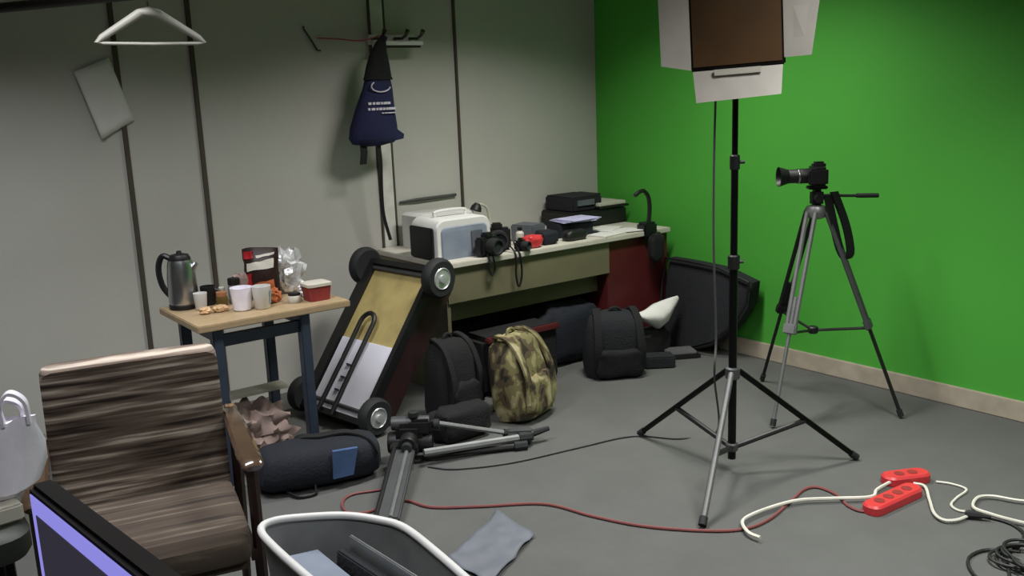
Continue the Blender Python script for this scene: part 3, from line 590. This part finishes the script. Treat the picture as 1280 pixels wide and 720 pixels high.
tag(wbg.loft(rings).crumple(.018, 22, 4).build('plastic_bag', 'paper'), 'crumpled white plastic bag below the maroon pedestal', 'bag')
tag(B().blob((3.97, 3.9, .085), (.24, .16, .17), .5, seed=21, amp=.1).build('soft_bag', 'bfab'), 'low black soft bag carrying the white plastic bag', 'bag')
bc = root('reflector_case', 'large round black reflector case leaning against the green wall', 'case', (4.3, 3.75, 0))
out = [atX(x, y, 4.29) for x, y in ((840, 321), (870, 326), (908, 334), (946, 352), (945, 378), (930, 405), (905, 428), (870, 437), (845, 434), (838, 400), (838, 350))]
cc = sum(out, Vector())/len(out); mn = min(p.z for p in out)
out = [p - Vector((0, 0, (mn-.004))) if False else p for p in out]
rings = []
for dx, s in ((.05, .9), (.035, .985), (0, 1), (-.035, .985), (-.05, .9)):
    rings.append([Vector((4.30+dx+(-.06*(1-(p.z)/.55)), cc.y+(p.y-cc.y)*s, max(.004, cc.z+(p.z-cc.z)*s))) for p in out])
B().loft(rings).build('case_body', 'bfab2', bc)
B().tube([Vector((4.24, cc.y+(p.y-cc.y)*.99, cc.z+(p.z-cc.z)*.99)) + Vector((-.01-.06*(1-p.z/.55), 0, .006)) for p in out], .008, 6, closed=True).build('zip_piping', 'black', bc)

# ------------------------------------------------------------------ duffel, pink cloth near the small table
df = root('duffel', 'dark navy duffel bag with a blue end patch on the floor before the cart', 'bag', (1.6, 3.62, 0))
a0 = at(338, 585, .1); a1 = at(455, 563, .1); da = (a1-a0).normalized(); dp = Vector((-da.y, da.x, 0))
rings = []; Ln = (a1-a0).length + .12; st = a0-da*.06
for v, s in ((0, .5), (.03, .78), (.1, .95), (.3, 1.02), (.6, 1.04), (.88, .95), (.97, .78), (1, .5)):
    cpt = st + da*Ln*v; rings.append([Vector((cpt.x, cpt.y, .095)) + dp*(.12*s*math.copysign(abs(math.cos(a))**.7, math.cos(a))) + Vector((0, 0, .095*s*math.copysign(abs(math.sin(a))**.7, math.sin(a)))) for a in [2*PI*j/20 for j in range(20)]])
q = B().loft(rings).crumple(.012, 10, 2)
for v in q.bm.verts: v.co.z = max(.003, v.co.z)
q.build('bag_body', 'bluefab', df)
pq = [atY(399, 560, 3.46), atY(430, 555, 3.45), atY(425, 588, 3.45), atY(400, 594, 3.46)]
cq = sum(pq, Vector())/4; sh = (st + da*Ln*.66 - dp*.135); sh.z = cq.z
B().prism([p + (sh-cq) for p in pq], dp*.02).build('end_patch', 'bluepatch', df, label='blue fabric patch')
strap(curve([Vector((st+da*Ln*v+dp*o).xy.to_tuple()+(z,)) for v, o, z in ((.32, .115, .12), (.38, .07, .185), (.52, .01, .2), (.75, .0, .2), (.9, -.06, .175), (.96, -.1, .12))], 6), dp, .05, .008).build('shoulder_strap', 'bfab', df)
strap(curve([st+da*Ln*.2-dp*.1+Vector((0, 0, -.08)), st+da*Ln*.28-dp*.15+Vector((0, 0, -.095)), st+da*Ln*.4-dp*.15+Vector((0, 0, -.095)), st+da*Ln*.42-dp*.12+Vector((0, 0, -.07))], 6), (0, 0, 1), .016, .006).build('loose_strap', 'bfab', df)
tag(B().blob((1.43, 3.93, .135), (.36, .26, .27), .8, seed=31, amp=.22, fr=6, nu=56, nv=36).crumple(.018, 12).crumple(.008, 30, 2).build('cloth_heap', 'pink'), 'crumpled pinkish-brown cloth bundle under the small table', 'cloth')

# ------------------------------------------------------------------ folded tripod lying on the floor
lt = root('folded_tripod', 'dark tripod lying on its side on the floor with one wide leg towards the bin', 'tripod', (1.98, 3.45, 0))
hc = Vector((2.0, 3.47, .11))
hd2 = B(); hd2.frame(hc, R_, BK, Vector((0, 0, 1)), (.12, .12, .14), .02); hd2.frame(hc+R_*.05+Vector((0, 0, .05)), R_, BK, Vector((0, 0, 1)), (.10, .09, .07), .012)
hd2.lathe(hc-BK*.13, [(.035, 0), (.04, .01), (.04, .25), (.035, .26)], BK); hd2.lathe(hc-R_*.10+Vector((0, 0, -.03)), [(.045, 0), (.05, .01), (.05, .19), (.045, .2)], R_)
hd2.build('head', 'black', lt)
for p, d in ((hc-BK*.13, -BK), (hc+R_*.1+Vector((0, 0, .05)), R_), (hc+Vector((.01, -.02, .085)), Vector((0, 0, 1)))): B().lathe(p, [(.012, 0), (.024, .01), (.024, .03), (.02, .034)], d, 12).build('knob', 'rubber', lt)
B().lathe(hc+Vector((0, 0, .06))-R_*.08, [(.03, 0), (.032, .01), (.032, .16), (.03, .17)], R_).build('head_collar', 'dgrey', lt)
la = Vector((1.925, 3.40, .085)); lb = Vector((1.56, 2.93, .03)); ld = (lb-la).normalized(); lsd = Vector((-ld.y, ld.x, 0)).normalized(); lup = lsd.cross(ld)
le = B(); le.frame((la+lb)/2, ld, lsd, lup, ((lb-la).length, .10, .03), .006)
leg = le.build('leg', 'dgrey', lt)
for s in (-1, .45): B().tube([la+lsd*.04*s+Vector((0, 0, .018)), lb+lsd*.04*s+Vector((0, 0, .018))], .009).build('leg_tube', 'grey' if s > 0 else 'black', leg)
B().frame(la, ld, lsd, lup, (.06, .12, .05), .008).build('clamp', 'black', leg)
for p, q_, r_ in (((2.05, 3.47, .17), (2.42, 3.30, .06), .011), ((2.0, 3.36, .06), (2.46, 3.24, .045), .018), ((2.03, 3.40, .02), (2.42, 3.22, .02), .014)):
    lo = B().tube([p, q_], r_).build('leg', 'grey' if r_ != .014 else 'black', lt)
    d = (Vector(q_)-Vector(p)).normalized(); B().tube([Vector(q_)-d*.02, Vector(q_)+d*.04], r_+.008).build('foot', 'rubber', lo)
B().frame((2.47, 3.275, .045), R_, BK, Vector((0, 0, 1)), (.13, .08, .06), .012).build('foot_joint', 'dgrey', lt)
B().tube([(2.50, 3.25, .045), (2.60, 3.22, .06)], [.02, .012]).build('foot', 'rubber', lt)

# ------------------------------------------------------------------ power strips and cables on the floor
def powerstrip(label, a, b, w, sock):
    a = Vector(a); b = Vector(b); d = (b-a).normalized(); s = Vector((-d.y, d.x, 0)); c = (a+b)/2
    o = root('power_strip', label, 'power strip', (c.x, c.y, 0), group='red power strips on the floor')
    q = B(); q.loft([rrect(Vector((c.x, c.y, 0)), (b-a).length, w, w*.45, .002, ax=d, ay=s), rrect(Vector((c.x, c.y, 0)), (b-a).length, w, w*.45, .03, ax=d, ay=s), rrect(Vector((c.x, c.y, 0)), (b-a).length-.014, w-.014, w*.4, .038, ax=d, ay=s)])
    q.build('housing', 'red', o)
    for i in range(sock):
        p = c + d*((i-(sock-1)/2)*.058); p.z = .0385
        B().lathe(p, [(.019, 0), (.02, .001), (.017, .0015), (.001, .0005)]).build('socket', 'lidred', o)
    return o
s1a, s1b = at(1092, 632, .02), at(1156, 606, .02)
near_strip = powerstrip('red power strip nearer the light stand with a red cord', (2.985, 1.81, 0), (3.30, 1.795, 0), .08, 4)
powerstrip('red power strip behind the nearer strip with white cords', (3.275, 1.925, 0), (3.455, 1.835, 0), .085, 2)
def cable(name, label, px, r, mt, z=None, n=8):
    pts = [at(x, y, (z or r)+.001) for x, y in px]
    return tag(B().tube(curve(pts, n), r, 6).build(name, mt), label, 'cable')
rcp = [at(x, y, .0066) for x, y in [(505, 607), (470, 613), (440, 618), (428, 628), (434, 640), (460, 640), (490, 628), (510, 626), (540, 634), (600, 633), (680, 630), (740, 645), (800, 657), (870, 663), (925, 662), (960, 650), (990, 625), (1005, 612), (1022, 609), (1045, 618), (1060, 632), (1078, 639), (1094, 635)]]
B().tube(curve(rcp, 8), .0055, 6).build('cord', 'redcord', near_strip, label='long dull red cord')
cable('extension_cable', 'white cord with a loose curled end lying left of the red power strips', [(950, 672), (935, 665), (928, 652), (940, 643), (970, 632), (1000, 625), (1040, 623), (1088, 621), (1096, 612), (1112, 603), (1122, 600)], .0065, 'wcord', .018)
cable('extension_cable', 'white cord looping from the top of the red strips to the black plug', [(1142, 604), (1156, 608), (1162, 625), (1168, 642), (1180, 650), (1196, 650), (1210, 645)], .006, 'wcord', .012)
cable('extension_cable', 'white cord zigzagging behind the red power strips', [(1170, 602), (1190, 605), (1208, 612), (1196, 622), (1189, 631), (1198, 638), (1214, 640)], .005, 'wcord')
cable('extension_cable', 'white looped cord at the right edge above the black coil', [(1300, 628), (1270, 625), (1240, 620), (1222, 622), (1217, 634), (1240, 643), (1265, 650), (1300, 658)], .006, 'wcord', .014)
bp = root('cord_plug', 'black plug joining the white cord at the right of the floor', 'plug', at(1215, 643))
q0, q1 = at(1206, 642, .018), at(1228, 645, .018); B().tube([q0, q0.lerp(q1, .2), q1], [.012, .017, .011]).build('plug_body', 'black', bp); B().tube([q1, q1+(q1-q0)*.5], [.009, .005]).build('strain_relief', 'rubber', bp)
cable('black_cable', 'black cable running from the plug into the coil', [(1228, 645), (1250, 650), (1268, 657), (1280, 668), (1275, 680), (1262, 690)], .006, 'kcord')
cen = at(1288, 704, .01); rings = []
cpts = []
for i in range(90):
    a = 2*PI*i/18; rr = .085 + .018*math.sin(i*.37) + .01*math.sin(i*1.1)
    cpts.append(cen + Vector((rr*math.cos(a)*1.15+.012*math.sin(i*.21), rr*math.sin(a)+.012*math.cos(i*.27), .0 + .007*(i/18))))
big = [at(1275, 690, .03), at(1250, 687, .012), at(1228, 688, .008), at(1211, 697, .008), at(1213, 712, .008), at(1230, 728, .008), at(1262, 738, .01)]
tag(B().tube(curve(big+cpts[4:], 3), .0055, 6).build('cable_coil', 'kcord'), 'coil of black cable in the bottom right corner of the floor', 'cable')

# ------------------------------------------------------------------ blue-grey sheet on the floor
sq = [at(560, 702), at(624, 643), at(668, 672), at(612, 735)]
g = B()
grid(g, sq, 18, 16, lambda p, u, v: p + Vector((noise.noise(p*9)*.02*(1-abs(2*u-1)**2), noise.noise(p*9+Vector((5, 0, 0)))*.02, .006+.012*(noise.noise(p*14)+.5))))
so = g.build('plastic_sheet', 'bluegrey'); so.modifiers.new('t', 'SOLIDIFY').thickness = .002
tag(so, 'crumpled blue-grey sheet lying flat on the carpet right of the white bin', 'sheet')

# ------------------------------------------------------------------ white bin in the foreground
bn = root('storage_bin', 'white-rimmed bin with grey lining in the foreground right of the armchair', 'bin', (.96, 1.85, 0))
BZ = .5
rim = curve([Vector(p+(BZ,)) for p in ((.806, 1.45), (.806, 1.8), (.806, 2.1), (.82, 2.235), (.87, 2.262), (.95, 2.222), (1.03, 2.16), (1.085, 2.075), (1.112, 1.985), (1.10, 1.8), (1.078, 1.6), (1.065, 1.45), (1.03, 1.40), (.95, 1.385), (.85, 1.40))], 5)
rc = sum(rim, Vector())/len(rim)
def sca(s, z): return [Vector((rc.x+(p.x-rc.x)*s, rc.y+(p.y-rc.y)*s, z)) for p in rim]
B().loft([sca(.86, .004), sca(.99, BZ-.01)], cap=False).build('outer_wall', 'linegrey', bn)
B().loft([sca(.82, .02), sca(.955, BZ-.01)]).build('lining', 'linegrey', bn) if False else None
li = B(); li.loft([sca(.84, .05), sca(.965, BZ-.012)], cap=False); li.bm.faces.new([v for v in list(li.bm.verts)[:len(rim)]]); li.build('lining', 'linegrey', bn)
B().tube(rim, .0105, 10, closed=True).build('rim', 'white', bn)
tag(B().box((.886, 1.84, .425), (.12, .66, .02), (0, .12, 0), bev=.004).build('grey_folder', 'bgpanel'), 'wide grey-blue folder lying flat in the white-rimmed bin on its left side', 'folder')
tag(B().box((.972, 1.86, .27), (.03, .46, .36), (0, .1, .06), bev=.004).build('black_folder', 'bfab2'), 'black folder standing upright in the white-rimmed bin beside the flat grey-blue one', 'folder')
tag(B().box((1.0, 1.86, .285), (.010, .46, .39), (0, .1, .06), bev=.003).build('pale_board', 'grey'), 'thin pale grey board standing in the white-rimmed bin behind the black folder', 'board')

# ------------------------------------------------------------------ stool with carrier bag
BY, BZ0 = 2.37, .728
stl = root('stool', 'tall dark green vinyl stool at the left edge beside the armchair', 'stool', (.135, 2.36, 0))
B().loft([rrect((.135, 2.36, 0), .30, .28, .06, .615), rrect((.135, 2.36, 0), .32, .30, .07, .63), rrect((.135, 2.36, 0), .32, .30, .07, .67), rrect((.135, 2.36, 0), .28, .26, .06, .685)]).build('seat', 'seatgreen', stl)
for x in (.03, .24):
    for y in (2.26, 2.46): B().tube([(x, y, .62), (x, y, 0)], .012).build('leg', 'blackm', stl)
for a_, b_ in (((.03, 2.26), (.24, 2.26)), ((.03, 2.46), (.24, 2.46)), ((.03, 2.26), (.03, 2.46)), ((.24, 2.26), (.24, 2.46))): B().tube([a_+(.25,), b_+(.25,)], .009).build('foot_rail', 'blackm', stl)
tag(B().box((.20, 2.36, .7065), (.16, .18, .04), (0, 0, .1), bev=.005).build('white_box', 'offw'), 'flat white box on the stool under the carrier bag', 'box')
cg = root('carrier_bag', 'white plastic carrier bag with looped handles at the left edge on the stool', 'bag', (.26, BY, BZ0))
rings = []
for z, w_, d_, x in ((.0, .14, .10, .252), (.015, .17, .125, .258), (.06, .175, .115, .27), (.11, .15, .09, .285), (.15, .10, .055, .30), (.175, .085, .036, .31)):
    rings.append(ell((x, BY, BZ0+z), w_/2, d_/2, 24, .08, z*16))
B().loft(rings).crumple(.01, 26, 6).build('bag_body', 'bag', cg)
for dy, xo, ht in ((-.016, 0, .075), (.022, -.006, .05)):
    strap(curve([(.285+xo, BY+dy, BZ0+.165), (.28+xo, BY+dy, BZ0+.165+ht*.6), (.303+xo, BY+dy, BZ0+.165+ht), (.333+xo, BY+dy, BZ0+.165+ht*.65), (.338+xo, BY+dy, BZ0+.16)], 6), (.3, 1, 0), .03, .007).build('handle', 'bag', cg)

# ------------------------------------------------------------------ monitor on a desk in the near left corner
mt_top = 1.10
A = Vector((.183, 1.37, mt_top)); Bp = Vector((.247, .981, mt_top)); A = at(33, 606, mt_top); Bp = at(176, 720, mt_top); md = (Bp-A).normalized(); mn_ = Vector((md.y, -md.x, 0))
if mn_.x > 0: mn_ = -mn_
mw, mh = .54, .33
mo = root('monitor', 'black computer monitor with lilac-edged screen in the lower left foreground', 'monitor', (A+md*mw/2-Vector((0, 0, mt_top))).to_tuple()[:2]+(.76,))
zz = Vector((0, 0, 1)); cM = A + md*(mw/2) - zz*(mh/2) - mn_*.018
B().frame(cM, md, mn_, zz, (mw, .034, mh), .006).build('casing', 'bezel', mo)
B().frame(cM+mn_*.0172, md, mn_, zz, (mw-.02, .003, mh-.022)).build('screen', 'screenlit', mo, smooth=False)
B().frame(cM+mn_*.0187-zz*.006, md, mn_, zz, (mw-.055, .002, mh-.06)).build('window_pane', 'screen', mo, smooth=False)
B().blob(cM-mn_*.02, (.1, .3, .2), .6, amp=0, rot=(0, 0, math.atan2(md.y, md.x)+PI/2), flat=False).build('back_cover', 'bezel', mo)
B().frame(cM-mn_*.04-zz*.06, md, mn_, zz, (.06, .02, .2), .005).build('stand_neck', 'black', mo)
bz = cM-mn_*.04; B().loft([rrect((bz.x, bz.y, .757), .2, .24, .06, 0), rrect((bz.x, bz.y, .757), .19, .23, .06, .012)]).build('stand_base', 'black', mo)
hk0 = A - mn_*.03 + zz*.0
wk = root('work_desk', 'work desk carrying the monitor below the bottom edge of the picture', 'desk', (.15, .85, 0))
B().box((.2, .85, .741), (.9, 1.0, .028), bev=.004).build('desktop', 'wood', wk)
for x in (-.2, .6):
    for y in (.4, 1.3): B().box((x, y, .3635), (.05, .05, .727)).build('leg', 'steel', wk)
